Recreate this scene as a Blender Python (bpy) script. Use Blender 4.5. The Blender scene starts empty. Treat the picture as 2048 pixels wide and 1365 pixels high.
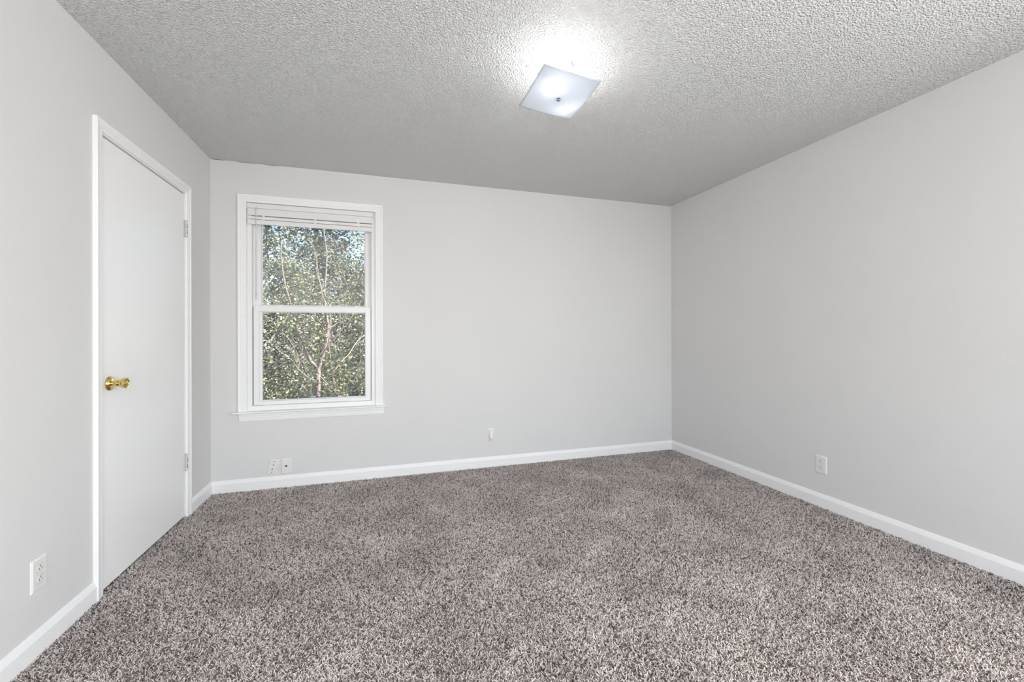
import bpy, math, random
import numpy as np
from mathutils import Matrix, Vector

S = bpy.context.scene
COL = S.collection
PI = math.pi

# ---------------------------------------------------------------- camera
RX = Vector((0.95525483, -0.29576741, -0.00313785))
UP = Vector((0.00256718, -0.00231777, 0.99999402))
FW = Vector((0.29577291, 0.95525717, 0.00145477))
CAM = Vector((1.18775216, -3.5837736, 1.14510769))
cd = bpy.data.cameras.new('camera')
cd.sensor_width = 36.0
cd.lens = 843.83 / 2048 * 36
cd.shift_y = -(682.5 - 670.13) / 2048
cd.clip_start = 0.02
cam = bpy.data.objects.new('camera', cd)
COL.objects.link(cam)
cam.matrix_world = Matrix((
    (RX.x, UP.x, -FW.x, CAM.x), (RX.y, UP.y, -FW.y, CAM.y), (RX.z, UP.z, -FW.z, CAM.z), (0, 0, 0, 1)))
S.camera = cam

# ---------------------------------------------------------------- view, world, sun, large lights
S.view_settings.view_transform = 'Standard'
S.view_settings.look = 'None'
S.view_settings.gamma = 1.0
S.view_settings.use_curve_mapping = False
S.view_settings.exposure = 0.25
S.cycles.max_bounces = 10
S.cycles.diffuse_bounces = 6
S.cycles.transparent_max_bounces = 16
S.cycles.sample_clamp_indirect = 6.0
S.cycles.caustics_reflective = False
S.cycles.caustics_refractive = False

world = bpy.data.worlds.new('sky')
S.world = world
world.use_nodes = True
wn = world.node_tree
wn.nodes.clear()
wo = wn.nodes.new('ShaderNodeOutputWorld')
wb = wn.nodes.new('ShaderNodeBackground')
sk = wn.nodes.new('ShaderNodeTexSky')
sk.sky_type = 'NISHITA'
sk.sun_disc = False
sk.sun_elevation = math.radians(38)
sk.sun_rotation = math.radians(115)
wb.inputs['Strength'].default_value = 0.36
hs = wn.nodes.new('ShaderNodeHueSaturation')
hs.inputs['Saturation'].default_value = 0.95
wn.links.new(sk.outputs[0], hs.inputs['Color'])
wn.links.new(hs.outputs[0], wb.inputs[0])
wn.links.new(wb.outputs[0], wo.inputs[0])

def light(name, kind, loc, direction, energy, color=(1, 1, 1), size=None, size_y=None, angle=None):
    d = bpy.data.lights.new(name, kind)
    d.energy = energy
    d.color = color
    if size:
        d.shape = 'RECTANGLE'
        d.size = size
        d.size_y = size_y
    if angle:
        d.angle = angle
    o = bpy.data.objects.new(name, d)
    COL.objects.link(o)
    o.location = loc
    o.rotation_euler = Vector(direction).to_track_quat('-Z', 'Y').to_euler()
    return o

SUN_DIR = Vector((-0.74, 0.36, -0.58))
light('sun', 'SUN', (6, -4, 8), SUN_DIR, 15.0, (1.0, 0.95, 0.88), angle=math.radians(0.6))
REAR = -5.2          # rear wall, behind the camera
W, H = 3.978, 2.44
# added fill light outside an opening made for it in the unseen rear wall
light('rear_fill_light', 'AREA', (2.45, REAR - 0.10, 1.35), (-0.1, 1, 0.15), 26, (0.985, 0.993, 1.0), size=2.5, size_y=1.8)
# added fill light behind the camera, tied to no lamp in the room
rl = light('fill_point_light', 'POINT', (1.12, -4.5, 1.05), (0, 0, -1), 68, (0.99, 0.995, 1.0))
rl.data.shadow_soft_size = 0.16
# added fill light inside the room near the right wall, no window there
light('side_fill_light', 'AREA', (3.90, -4.0, 1.25), (-1, 0.15, 0.0), 52, (0.99, 0.995, 1.0), size=1.4, size_y=1.4)
LAMP_POWER = 68.0    # ceiling lamp bulbs (radiance)

# ---------------------------------------------------------------- helpers: wall frames
AL, AR = math.atan(0.00304142), math.atan(0.00416464)   # the side walls are a hair out of square
F_BACK = Matrix.Rotation(-PI / 2, 4, 'Z')                       # local x = into the room, local y = +X
F_LEFT = Matrix.Rotation(-AL, 4, 'Z')                           # local y = -(distance from back corner)
F_RIGHT = Matrix.Translation((W, 0, 0)) @ Matrix.Rotation(PI + AR, 4, 'Z')   # local y = distance from back corner
F_REAR = Matrix.Translation((W, REAR, 0)) @ Matrix.Rotation(PI / 2, 4, 'Z')  # local y = -X from right corner

def link(o):
    COL.objects.link(o)
    return o

def empty(name, mat=None, loc=(0, 0, 0)):
    o = link(bpy.data.objects.new(name, None))
    o.empty_display_size = 0.05
    o.matrix_world = (mat or Matrix()) @ Matrix.Translation(loc)
    return o

def tag(o, label=None, cat=None, group=None, kind=None):
    if label: o['label'] = label
    if cat: o['category'] = cat
    if group: o['group'] = group
    if kind: o['kind'] = kind
    return o

class MB:
    """collects geometry for ONE mesh object"""
    def __init__(s):
        s.v = []; s.f = []
    def add(s, v, f):
        n = len(s.v)
        s.v += [tuple(p) for p in v]
        s.f += [tuple(i + n for i in q) for q in f]
        return s
    def box(s, x0, x1, y0, y1, z0, z1, mat=None):
        v = [(x, y, z) for x in (x0, x1) for y in (y0, y1) for z in (z0, z1)]
        if mat is not None: v = [tuple(mat @ Vector(p)) for p in v]
        return s.add(v, [(0, 1, 3, 2), (4, 6, 7, 5), (0, 4, 5, 1), (2, 3, 7, 6), (0, 2, 6, 4), (1, 5, 7, 3)])
    def lathe(s, prof, n=24, axis='x', c=(0, 0, 0), cap=True):
        """prof: list of (along, radius)"""
        v = []; f = []
        for a, r in prof:
            for k in range(n):
                t = 2 * PI * k / n
                p = {'x': (a, r * math.cos(t), r * math.sin(t)),
                     'y': (r * math.cos(t), a, r * math.sin(t)),
                     'z': (r * math.cos(t), r * math.sin(t), a)}[axis]
                v.append((p[0] + c[0], p[1] + c[1], p[2] + c[2]))
        for i in range(len(prof) - 1):
            for k in range(n):
                a = i * n + k; b = i * n + (k + 1) % n
                f.append((a, b, b + n, a + n))
        if cap:
            f.append(tuple(range(n))[::-1]); f.append(tuple(range((len(prof) - 1) * n, len(prof) * n)))
        return s.add(v, f)
    def tube(s, pts, rad, n=6, cap=True):
        pts = [Vector(p) for p in pts]
        if not hasattr(rad, '__len__'): rad = [rad] * len(pts)
        v = []; f = []
        up = Vector((0.31, 0.17, 0.93))
        for i, p in enumerate(pts):
            d = (pts[min(i + 1, len(pts) - 1)] - pts[max(i - 1, 0)]).normalized()
            a = d.cross(up)
            if a.length < 1e-3: a = d.cross(Vector((1, 0, 0)))
            a.normalize(); b = d.cross(a)
            for k in range(n):
                t = 2 * PI * k / n
                v.append(p + (a * math.cos(t) + b * math.sin(t)) * rad[i])
        for i in range(len(pts) - 1):
            for k in range(n):
                q = i * n + k; r = i * n + (k + 1) % n
                f.append((q, r, r + n, q + n))
        if cap:
            f.append(tuple(range(n))[::-1]); f.append(tuple(range((len(pts) - 1) * n, len(pts) * n)))
        return s.add(v, f)
    def sweep(s, prof, path_fn, closed=False):
        """prof: (w, off) pts; path_fn(w) -> list of (y, z) corners"""
        rings = []
        v = []; f = []
        m = None
        for w, off in prof:
            c = path_fn(w); m = len(c)
            v += [(off, y, z) for y, z in c]
        n = len(prof)
        for i in range(n):
            j = (i + 1) % n
            for k in range(m if closed else m - 1):
                l = (k + 1) % m
                f.append((i * m + k, i * m + l, j * m + l, j * m + k))
        if not closed:
            f.append(tuple(i * m for i in range(n)))
            f.append(tuple(i * m + m - 1 for i in range(n))[::-1])
        return s.add(v, f)
    def build(s, name, mat, parent=None, bevel=0, smooth=False, seg=2):
        me = bpy.data.meshes.new(name)
        me.from_pydata(s.v, [], s.f)
        me.materials.append(mat)
        o = link(bpy.data.objects.new(name, me))
        import bmesh
        bm = bmesh.new(); bm.from_mesh(me)
        bmesh.ops.recalc_face_normals(bm, faces=bm.faces)
        bm.to_mesh(me); bm.free()
        if parent is not None:
            o.parent = parent
        if bevel:
            b = o.modifiers.new('bevel', 'BEVEL'); b.width = bevel; b.segments = seg
            b.limit_method = 'ANGLE'; b.angle_limit = math.radians(40)
        if smooth:
            for p in me.polygons: p.use_smooth = True
            if bevel or smooth == 'auto':
                me.set_sharp_from_angle(angle=math.radians(40))
        return o

# ---------------------------------------------------------------- materials
def new_mat(name):
    m = bpy.data.materials.new(name)
    m.use_nodes = True
    nt = m.node_tree
    return m, nt, nt.nodes['Principled BSDF'], nt.nodes['Material Output']

def simple(name, col, rough=0.5, metal=0.0, spec=0.5, coat=0.0):
    m, nt, b, o = new_mat(name)
    b.inputs['Base Color'].default_value = (*col, 1)
    b.inputs['Roughness'].default_value = rough
    b.inputs['Metallic'].default_value = metal
    b.inputs['Specular IOR Level'].default_value = spec
    b.inputs['Coat Weight'].default_value = coat
    return m

def node(nt, t, **kw):
    n = nt.nodes.new(t)
    for k, v in kw.items():
        if k in n.inputs: n.inputs[k].default_value = v
        else: setattr(n, k, v)
    return n

def ramp(nt, stops, fac=None):
    r = nt.nodes.new('ShaderNodeValToRGB')
    e = r.color_ramp.elements
    while len(e) > 1: e.remove(e[-1])
    e[0].position = stops[0][0]; e[0].color = (*stops[0][1], 1)
    for p, c in stops[1:]:
        q = e.new(p); q.color = (*c, 1)
    if fac is not None: nt.links.new(fac, r.inputs['Fac'])
    return r

def painted(name, col, rough, scale, dist, var=0.01):
    """rolled wall paint: faint orange-peel bump and faint tone drift"""
    m, nt, b, o = new_mat(name)
    tc = node(nt, 'ShaderNodeTexCoord')
    n1 = node(nt, 'ShaderNodeTexNoise', Scale=scale, Detail=3.0)
    bp = node(nt, 'ShaderNodeBump', Strength=0.35, Distance=dist)
    nt.links.new(tc.outputs['Object'], n1.inputs['Vector'])
    nt.links.new(n1.outputs['Fac'], bp.inputs['Height'])
    nt.links.new(bp.outputs[0], b.inputs['Normal'])
    n2 = node(nt, 'ShaderNodeTexNoise', Scale=1.7, Detail=2.0)
    nt.links.new(tc.outputs['Object'], n2.inputs['Vector'])
    lo = tuple(c * (1 - var) for c in col); hi = tuple(min(1, c * (1 + var)) for c in col)
    r = ramp(nt, [(0.3, lo), (0.7, hi)], n2.outputs['Fac'])
    nt.links.new(r.outputs[0], b.inputs['Base Color'])
    b.inputs['Roughness'].default_value = rough
    b.inputs['Specular IOR Level'].default_value = 0.3
    return m

M_WALL = painted('greige_wall_paint', (0.72, 0.72, 0.717), 0.75, 160.0, 0.0012)
M_TRIM = painted('white_trim_paint', (0.90, 0.903, 0.908), 0.38, 60.0, 0.0004, 0.004)
M_DOOR = painted('white_door_paint', (0.925, 0.927, 0.93), 0.30, 30.0, 0.0008, 0.004)
M_VINYL = simple('white_vinyl', (0.87, 0.875, 0.885), 0.35)
M_BLIND = simple('white_blind_plastic', (0.82, 0.82, 0.82), 0.4)
M_CORD = simple('white_cord', (0.80, 0.80, 0.79), 0.8)
M_PLATE = simple('white_plate_plastic', (0.80, 0.795, 0.78), 0.32)
M_SLOT = simple('dark_slot', (0.05, 0.045, 0.04), 0.6)
M_BRASS = simple('polished_brass', (0.80, 0.60, 0.22), 0.10, 1.0)
M_STEEL = simple('brushed_nickel', (0.36, 0.36, 0.37), 0.28, 1.0)
M_HINGE = simple('painted_hinge', (0.66, 0.66, 0.66), 0.4)
M_GAP = simple('shadowed_void', (0.10, 0.09, 0.085), 0.9)
M_CRACK = simple('cracked_caulk', (0.26, 0.255, 0.25), 0.9)
M_SUB = simple('subfloor', (0.10, 0.075, 0.062), 0.95)
M_CANOPY = simple('white_enamel', (0.80, 0.80, 0.79), 0.45)
M_EXTERIOR = simple('exterior_siding', (0.55, 0.55, 0.53), 0.8)

# textured (sprayed) ceiling
M_CEIL, nt, b, o = new_mat('sprayed_ceiling_texture')
tc = node(nt, 'ShaderNodeTexCoord')
dn = node(nt, 'ShaderNodeTexNoise', Scale=80.0, Detail=2.0)
mx = node(nt, 'ShaderNodeVectorMath', operation='MULTIPLY_ADD')
mx.inputs[1].default_value = (0.009, 0.009, 0.009)
nt.links.new(tc.outputs['Object'], dn.inputs['Vector'])
nt.links.new(dn.outputs['Color'], mx.inputs[0])
nt.links.new(tc.outputs['Object'], mx.inputs[2])
vo = node(nt, 'ShaderNodeTexVoronoi', Scale=125.0, feature='SMOOTH_F1')
vo.inputs['Smoothness'].default_value = 0.5
nt.links.new(mx.outputs[0], vo.inputs['Vector'])
no = node(nt, 'ShaderNodeTexNoise', Scale=155.0, Detail=2.5)
nt.links.new(tc.outputs['Object'], no.inputs['Vector'])
m1 = node(nt, 'ShaderNodeMath', operation='MULTIPLY'); m1.inputs[1].default_value = -0.8
nt.links.new(vo.outputs['Distance'], m1.inputs[0])
m2 = node(nt, 'ShaderNodeMath', operation='ADD')
nt.links.new(m1.outputs[0], m2.inputs[0]); nt.links.new(no.outputs['Fac'], m2.inputs[1])
bp = node(nt, 'ShaderNodeBump', Strength=1.0, Distance=0.0165)
nt.links.new(m2.outputs[0], bp.inputs['Height'])
nt.links.new(bp.outputs[0], b.inputs['Normal'])
b.inputs['Base Color'].default_value = (0.89, 0.89, 0.885, 1)
b.inputs['Roughness'].default_value = 0.5
b.inputs['Specular IOR Level'].default_value = 0.5

def pane_mat(name, haze, tint=(0.97, 0.985, 0.975)):
    m, nt, b, o = new_mat(name)
    tr = node(nt, 'ShaderNodeBsdfTransparent'); tr.inputs[0].default_value = (*tint, 1)
    gl = node(nt, 'ShaderNodeBsdfGlossy'); gl.inputs['Roughness'].default_value = 0.02
    fr = node(nt, 'ShaderNodeFresnel'); fr.inputs[0].default_value = 1.45
    a = node(nt, 'ShaderNodeMixShader'); c = node(nt, 'ShaderNodeMixShader')
    nt.links.new(fr.outputs[0], a.inputs[0]); nt.links.new(tr.outputs[0], a.inputs[1]); nt.links.new(gl.outputs[0], a.inputs[2])
    df = node(nt, 'ShaderNodeBsdfDiffuse'); df.inputs[0].default_value = (0.8, 0.8, 0.82, 1)
    c.inputs[0].default_value = haze
    nt.links.new(a.outputs[0], c.inputs[1]); nt.links.new(df.outputs[0], c.inputs[2])
    nt.links.new(c.outputs[0], o.inputs['Surface'])
    nt.nodes.remove(b)
    return m
M_PANE_UP = pane_mat('dusty_upper_glass', 0.11)
M_PANE_LOW = pane_mat('clear_lower_glass', 0.03)

# frosted lamp glass
M_SHADE, nt, b, o = new_mat('frosted_lamp_glass')
tl = node(nt, 'ShaderNodeBsdfTranslucent'); tl.inputs[0].default_value = (0.74, 0.77, 0.81, 1)
df = node(nt, 'ShaderNodeBsdfDiffuse'); df.inputs[0].default_value = (0.78, 0.81, 0.86, 1)
gl = node(nt, 'ShaderNodeBsdfGlossy'); gl.inputs['Roughness'].default_value = 0.12
a = node(nt, 'ShaderNodeMixShader'); a.inputs[0].default_value = 0.38
c = node(nt, 'ShaderNodeMixShader'); c.inputs[0].default_value = 0.05
nt.links.new(tl.outputs[0], a.inputs[1]); nt.links.new(df.outputs[0], a.inputs[2])
nt.links.new(a.outputs[0], c.inputs[1]); nt.links.new(gl.outputs[0], c.inputs[2])
nt.links.new(c.outputs[0], o.inputs['Surface']); nt.nodes.remove(b)

M_BULB, nt, b, o = new_mat('lit_bulb')
em = node(nt, 'ShaderNodeEmission'); em.inputs[0].default_value = (1.0, 0.985, 0.96, 1); em.inputs[1].default_value = LAMP_POWER
nt.links.new(em.outputs[0], o.inputs['Surface']); nt.nodes.remove(b)

# carpet yarn: every strand carries its own shade number
M_YARN, nt, b, o = new_mat('carpet_yarn')
at = node(nt, 'ShaderNodeAttribute', attribute_name='shade')
r = ramp(nt, [(0.0, (0.12, 0.088, 0.076)), (0.3, (0.36, 0.305, 0.28)), (0.6, (0.68, 0.61, 0.575)), (1.0, (0.90, 0.84, 0.805))], at.outputs['Fac'])
ge = node(nt, 'ShaderNodeNewGeometry')
pn = node(nt, 'ShaderNodeTexNoise', Scale=3.2, Detail=4.0, Roughness=0.6)
nt.links.new(ge.outputs['Position'], pn.inputs['Vector'])
pr = ramp(nt, [(0.32, (0.80, 0.79, 0.80)), (0.68, (1.12, 1.12, 1.12))], pn.outputs['Fac'])  # light and dark patches of leaning pile painted into the yarn colour
mu = node(nt, 'ShaderNodeMix', data_type='RGBA', blend_type='MULTIPLY')
mu.inputs[0].default_value = 1.0
nt.links.new(r.outputs[0], mu.inputs[6]); nt.links.new(pr.outputs[0], mu.inputs[7])
nt.links.new(mu.outputs[2], b.inputs['Base Color'])
b.inputs['Roughness'].default_value = 0.7
b.inputs['Specular IOR Level'].default_value = 0.25

def leaf_mat(name, stops, transl=0.3, rough=0.38, spec=0.6):
    m, nt, b, o = new_mat(name)
    at = node(nt, 'ShaderNodeAttribute', attribute_name='shade')
    r = ramp(nt, stops, at.outputs['Fac'])
    nt.links.new(r.outputs[0], b.inputs['Base Color'])
    b.inputs['Roughness'].default_value = rough
    b.inputs['Specular IOR Level'].default_value = spec
    tl = node(nt, 'ShaderNodeBsdfTranslucent')
    nt.links.new(r.outputs[0], tl.inputs[0])
    mx = node(nt, 'ShaderNodeMixShader'); mx.inputs[0].default_value = transl
    nt.links.new(b.outputs[0], mx.inputs[1]); nt.links.new(tl.outputs[0], mx.inputs[2])
    nt.links.new(mx.outputs[0], o.inputs['Surface'])
    return m
M_LEAF = leaf_mat('broad_leaf', [(0, (0.02, 0.032, 0.015)), (0.4, (0.065, 0.085, 0.04)), (0.7, (0.16, 0.18, 0.09)), (0.88, (0.34, 0.34, 0.16)), (0.95, (0.48, 0.46, 0.20)), (1, (0.45, 0.33, 0.24))], 0.22, 0.3, 0.9)
M_LEAF_Y = leaf_mat('yellow_green_leaf', [(0, (0.10, 0.13, 0.04)), (0.5, (0.24, 0.30, 0.08)), (0.85, (0.42, 0.48, 0.12)), (1, (0.50, 0.38, 0.16))])
M_NEEDLE = leaf_mat('evergreen_leaf', [(0, (0.012, 0.018, 0.010)), (0.6, (0.03, 0.042, 0.022)), (1, (0.065, 0.08, 0.04))], 0.1, 0.5, 0.4)  # evergreens' own dark green, lowered further to carry the background shade

def bark_mat(name, a, b2):
    m, nt, b, o = new_mat(name)
    tc = node(nt, 'ShaderNodeTexCoord')
    n1 = node(nt, 'ShaderNodeTexNoise', Scale=14.0, Detail=6.0)
    mp = node(nt, 'ShaderNodeMapping'); mp.inputs['Scale'].default_value = (3, 3, 0.6)
    nt.links.new(tc.outputs['Object'], mp.inputs[0]); nt.links.new(mp.outputs[0], n1.inputs['Vector'])
    r = ramp(nt, [(0.3, a), (0.7, b2)], n1.outputs['Fac'])
    nt.links.new(r.outputs[0], b.inputs['Base Color'])
    bp = node(nt, 'ShaderNodeBump', Strength=0.5, Distance=0.01)
    nt.links.new(n1.outputs['Fac'], bp.inputs['Height']); nt.links.new(bp.outputs[0], b.inputs['Normal'])
    b.inputs['Roughness'].default_value = 0.75
    return m
M_BARK = bark_mat('pinkish_bark', (0.13, 0.095, 0.09), (0.27, 0.21, 0.20))
M_TWIG = bark_mat('pale_twig_bark', (0.30, 0.24, 0.225), (0.46, 0.39, 0.37))
M_DARKBARK = bark_mat('dark_bark', (0.05, 0.04, 0.035), (0.11, 0.09, 0.08))
M_SOIL, nt, b, o = new_mat('leaf_litter_soil')
n1 = node(nt, 'ShaderNodeTexNoise', Scale=9.0, Detail=8.0)
r = ramp(nt, [(0.3, (0.03, 0.023, 0.017)), (0.7, (0.09, 0.07, 0.05))], n1.outputs['Fac'])
nt.links.new(r.outputs[0], b.inputs['Base Color']); b.inputs['Roughness'].default_value = 0.95

# ---------------------------------------------------------------- room shell
T = 0.14   # wall thickness
def wall(name, frame, y0, y1, z0, z1, holes=(), mat=M_WALL):
    """solid wall slab in a wall frame, room face at local x = 0, cut by rectangular holes"""
    ys = sorted({y0, y1, *[h[0] for h in holes], *[h[1] for h in holes]})
    zs = sorted({z0, z1, *[h[2] for h in holes], *[h[3] for h in holes]})
    def solid(i, j):
        if i < 0 or j < 0 or i >= len(ys) - 1 or j >= len(zs) - 1: return False
        cy, cz = (ys[i] + ys[i + 1]) / 2, (zs[j] + zs[j + 1]) / 2
        return not any(h[0] < cy < h[1] and h[2] < cz < h[3] for h in holes)
    idx = {}; v = []; f = []
    def V(x, i, j):
        k = (x, i, j)
        if k not in idx: idx[k] = len(v); v.append((0 if x == 0 else -T, ys[i], zs[j]))
        return idx[k]
    for i in range(len(ys) - 1):
        for j in range(len(zs) - 1):
            if not solid(i, j): continue
            f.append((V(0, i, j), V(0, i + 1, j), V(0, i + 1, j + 1), V(0, i, j + 1)))
            f.append((V(1, i, j), V(1, i, j + 1), V(1, i + 1, j + 1), V(1, i + 1, j)))
            if not solid(i - 1, j): f.append((V(0, i, j), V(0, i, j + 1), V(1, i, j + 1), V(1, i, j)))
            if not solid(i + 1, j): f.append((V(0, i + 1, j), V(1, i + 1, j), V(1, i + 1, j + 1), V(0, i + 1, j + 1)))
            if not solid(i, j - 1): f.append((V(0, i, j), V(1, i, j), V(1, i + 1, j), V(0, i + 1, j)))
            if not solid(i, j + 1): f.append((V(0, i, j + 1), V(0, i + 1, j + 1), V(1, i + 1, j + 1), V(1, i, j + 1)))
    m = MB().add(v, f)
    o = m.build(name, mat)
    o.matrix_world = frame
    return tag(o, kind='structure')

ZB = -0.014     # sub-floor level; the carpet tips reach z = 0
ZT = H
# window opening in the back wall, door opening in the left wall
WX0, WX1, WZ0, WZ1 = 0.231, 1.143, 0.585, 2.145
D0, D1, DZ = 0.398, 1.262, 2.072      # rough opening of the door (distance from corner)
wall('wall_back', F_BACK, 0.0, W, ZB, ZT, [(WX0 - 0.012, WX1 + 0.012, WZ0 - 0.02, WZ1 + 0.012)])
wall('wall_left', F_LEFT, REAR, 0.0, ZB, ZT, [(-D1, -D0, ZB + 0.0001, DZ)])
wall('wall_right', F_RIGHT, 0.0, -REAR, ZB, ZT)
wall('wall_rear', F_REAR, 0.0, W + 0.02, ZB, ZT, [(0.20, 2.85, 0.35, 2.2)])  # opening made up for the rear fill light
m = MB().box(-0.2, W + 0.2, REAR - 0.2, 0.14, ZB - 0.1, ZB)
tag(m.build('floor', M_SUB), kind='structure')
m = MB().box(-0.2, W + 0.2, REAR - 0.2, 0.14, H, H + 0.12)
tag(m.build('ceiling', M_CEIL), kind='structure')
m = MB().box(-0.6, W + 0.6, REAR - 0.8, 0.45, H + 0.13, H + 0.26)  # unseen slab, overhang shaped to keep sun out of the rear opening
tag(m.build('roof', M_EXTERIOR), kind='structure')

# baseboards: flat face with a sloping top
BP = [(0, ZB), (0.013, ZB), (0.013, 0.060), (0.0115, 0.064), (0.0065, 0.078), (0.003, 0.0855), (0, 0.086)]
def baseboard(name, frame, y0, y1, m0=0, m1=0):
    """m0/m1 = +1 mitre inward at an inside corner"""
    n = len(BP)
    v = [(x, y0 + m0 * x, z) for x, z in BP] + [(x, y1 - m1 * x, z) for x, z in BP]
    f = [(i, (i + 1) % n, (i + 1) % n + n, i + n) for i in range(n)] + [tuple(range(n)), tuple(range(n, 2 * n))]
    o = MB().add(v, f).build(name, M_TRIM)
    o.matrix_world = frame
    return tag(o, kind='structure')
baseboard('baseboard_back', F_BACK, 0.0, W, 1, 1)
baseboard('baseboard_left', F_LEFT, -0.3625, 0.0, 0, 1)
baseboard('baseboard_left_near', F_LEFT, REAR, -1.306, 1, 0)
baseboard('baseboard_right', F_RIGHT, 0.0, -REAR, 1, 1)

# hairline crack where ceiling meets the back wall, by the window
rnd = random.Random(5)
mcr = MB()
for x0, x1 in ((0.012, 0.09), (0.17, 0.30), (0.34, 0.45)):
    k = 9
    pts = [(0.003 + 0.002 * rnd.random(), x0 + (x1 - x0) * i / k, H - 0.002 - 0.002 * rnd.random()) for i in range(k + 1)]
    mcr.tube(pts, [0.0005 + 0.0011 * math.sin(PI * i / k) for i in range(k + 1)], 5)
o = mcr.build('trim_1', M_CRACK); o.matrix_world = F_BACK; tag(o, kind='structure')

# ---------------------------------------------------------------- carpet pile (one object; its mesh is one patch, tiled)
def carpet():
    rs = np.random.RandomState(3)
    L = 0.60
    step = 0.0038
    g = int(L / step)
    gx, gy = np.meshgrid(np.arange(g), np.arange(g))
    n = g * g
    bx = (gx.ravel() + rs.rand(n)) * step - L / 2
    by = (gy.ravel() + rs.rand(n)) * step - L / 2
    K = 5; R = 3
    th = rs.rand(n) * 2 * PI
    lean = 0.25 + 0.95 * rs.rand(n)
    curl = (rs.rand(n) - 0.5) * 6.0
    ln = 0.0135 + 0.008 * rs.rand(n)
    rad = 0.00135 + 0.0006 * rs.rand(n)
    P = np.zeros((n, K, 3)); P[:, 0, 0] = bx; P[:, 0, 1] = by
    seg = ln / (K - 1)
    for k in range(1, K):
        inc = np.clip(lean * (0.35 + 0.50 * k), 0, 1.75)
        a = th + curl * k / K
        P[:, k, 0] = P[:, k - 1, 0] + np.sin(inc) * np.cos(a) * seg
        P[:, k, 1] = P[:, k - 1, 1] + np.sin(inc) * np.sin(a) * seg
        P[:, k, 2] = P[:, k - 1, 2] + np.cos(inc) * seg
    d = np.gradient(P, axis=1); d /= np.linalg.norm(d, axis=2, keepdims=True) + 1e-9
    ref = np.stack([np.cos(th + 1.3), np.sin(th + 1.3), np.full(n, 0.2)], 1)[:, None, :]
    A = np.cross(d, ref); A /= np.linalg.norm(A, axis=2, keepdims=True) + 1e-9
    B = np.cross(d, A)
    prof = np.array([0.9, 1.0, 1.05, 1.0, 0.55])
    V = np.zeros((n, K, R, 3))
    for r in range(R):
        t = 2 * PI * r / R
        V[:, :, r] = P + (A * math.cos(t) + B * math.sin(t)) * (rad[:, None] * prof)[..., None]
    V = V.reshape(-1, 3)
    base = (np.arange(n) * K * R)[:, None]
    quads = []
    for k in range(K - 1):
        for r in range(R):
            r2 = (r + 1) % R
            quads.append([k * R + r, k * R + r2, (k + 1) * R + r2, (k + 1) * R + r])
    Q = (base[:, :, None] + np.array(quads)[None]).reshape(-1, 4)
    me = bpy.data.meshes.new('carpet')
    nf = len(Q)
    me.vertices.add(len(V)); me.vertices.foreach_set('co', V.ravel())
    me.loops.add(nf * 4); me.loops.foreach_set('vertex_index', Q.ravel().astype(np.int32))
    me.polygons.add(nf); me.polygons.foreach_set('loop_start', np.arange(0, nf * 4, 4, dtype=np.int32))
    me.polygons.foreach_set('use_smooth', np.ones(nf, bool))
    me.update()
    sh = np.clip(np.where(rs.rand(n) < 0.32, 0.12, 0.78) + 0.12 * rs.randn(n), 0, 1)  # random tones; the dark share also stands in for shade between tufts
    a = me.attributes.new('shade', 'FLOAT', 'POINT')
    a.data.foreach_set('value', np.repeat(sh, K * R).astype(np.float32))
    me.materials.append(M_YARN)
    o = link(bpy.data.objects.new('carpet', me))
    # geometry nodes: lay the patch out over the room
    ng = bpy.data.node_groups.new('pile_tiling', 'GeometryNodeTree')
    ng.interface.new_socket('Geometry', in_out='INPUT', socket_type='NodeSocketGeometry')
    ng.interface.new_socket('Geometry', in_out='OUTPUT', socket_type='NodeSocketGeometry')
    gi = ng.nodes.new('NodeGroupInput'); go = ng.nodes.new('NodeGroupOutput')
    nx = math.ceil(W / L); ny = math.ceil(3.7 / L)
    gr = ng.nodes.new('GeometryNodeMeshGrid')
    gr.inputs['Size X'].default_value = L * (nx - 1); gr.inputs['Size Y'].default_value = L * (ny - 1)
    gr.inputs['Vertices X'].default_value = nx; gr.inputs['Vertices Y'].default_value = ny
    ip = ng.nodes.new('GeometryNodeInstanceOnPoints')
    ri = ng.nodes.new('FunctionNodeRandomValue'); ri.data_type = 'INT'
    ri.inputs[4].default_value = 0; ri.inputs[5].default_value = 3; ri.inputs['Seed'].default_value = 4
    mm = ng.nodes.new('ShaderNodeMath'); mm.operation = 'MULTIPLY'; mm.inputs[1].default_value = PI / 2
    cx = ng.nodes.new('ShaderNodeCombineXYZ')
    ng.links.new(ri.outputs[2], mm.inputs[0]); ng.links.new(mm.outputs[0], cx.inputs[2])
    ng.links.new(gr.outputs['Mesh'], ip.inputs['Points'])
    ng.links.new(gi.outputs[0], ip.inputs['Instance'])
    ng.links.new(cx.outputs[0], ip.inputs['Rotation'])
    ng.links.new(ip.outputs[0], go.inputs[0])
    md = o.modifiers.new('tiling', 'NODES'); md.node_group = ng
    fx = (W + 0.03) / (nx * L); fy = 3.7 / (ny * L)
    o.scale = (fx, fy, 1)
    o.location = (W / 2, -0.014 - 3.7 / 2, ZB + 0.0005)
    tag(o, 'brown and beige speckled twisted pile carpet covering the whole floor', 'carpet', kind='stuff')
carpet()

# ---------------------------------------------------------------- casing profile (w from inner edge, off = height off the wall)
CP = [(0, 0), (0, 0.0085), (0.003, 0.0105), (0.017, 0.0115), (0.019, 0.0100), (0.021, 0.0125), (0.035, 0.0135),
      (0.037, 0.0120), (0.039, 0.0150), (0.051, 0.0175), (0.055, 0.0170), (0.057, 0.0145), (0.057, 0)]
def u_path(y0, y1, z0, zt):
    return lambda w: [(y0 - w, z0), (y0 - w, zt + w), (y1 + w, zt + w), (y1 + w, z0)]

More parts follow.
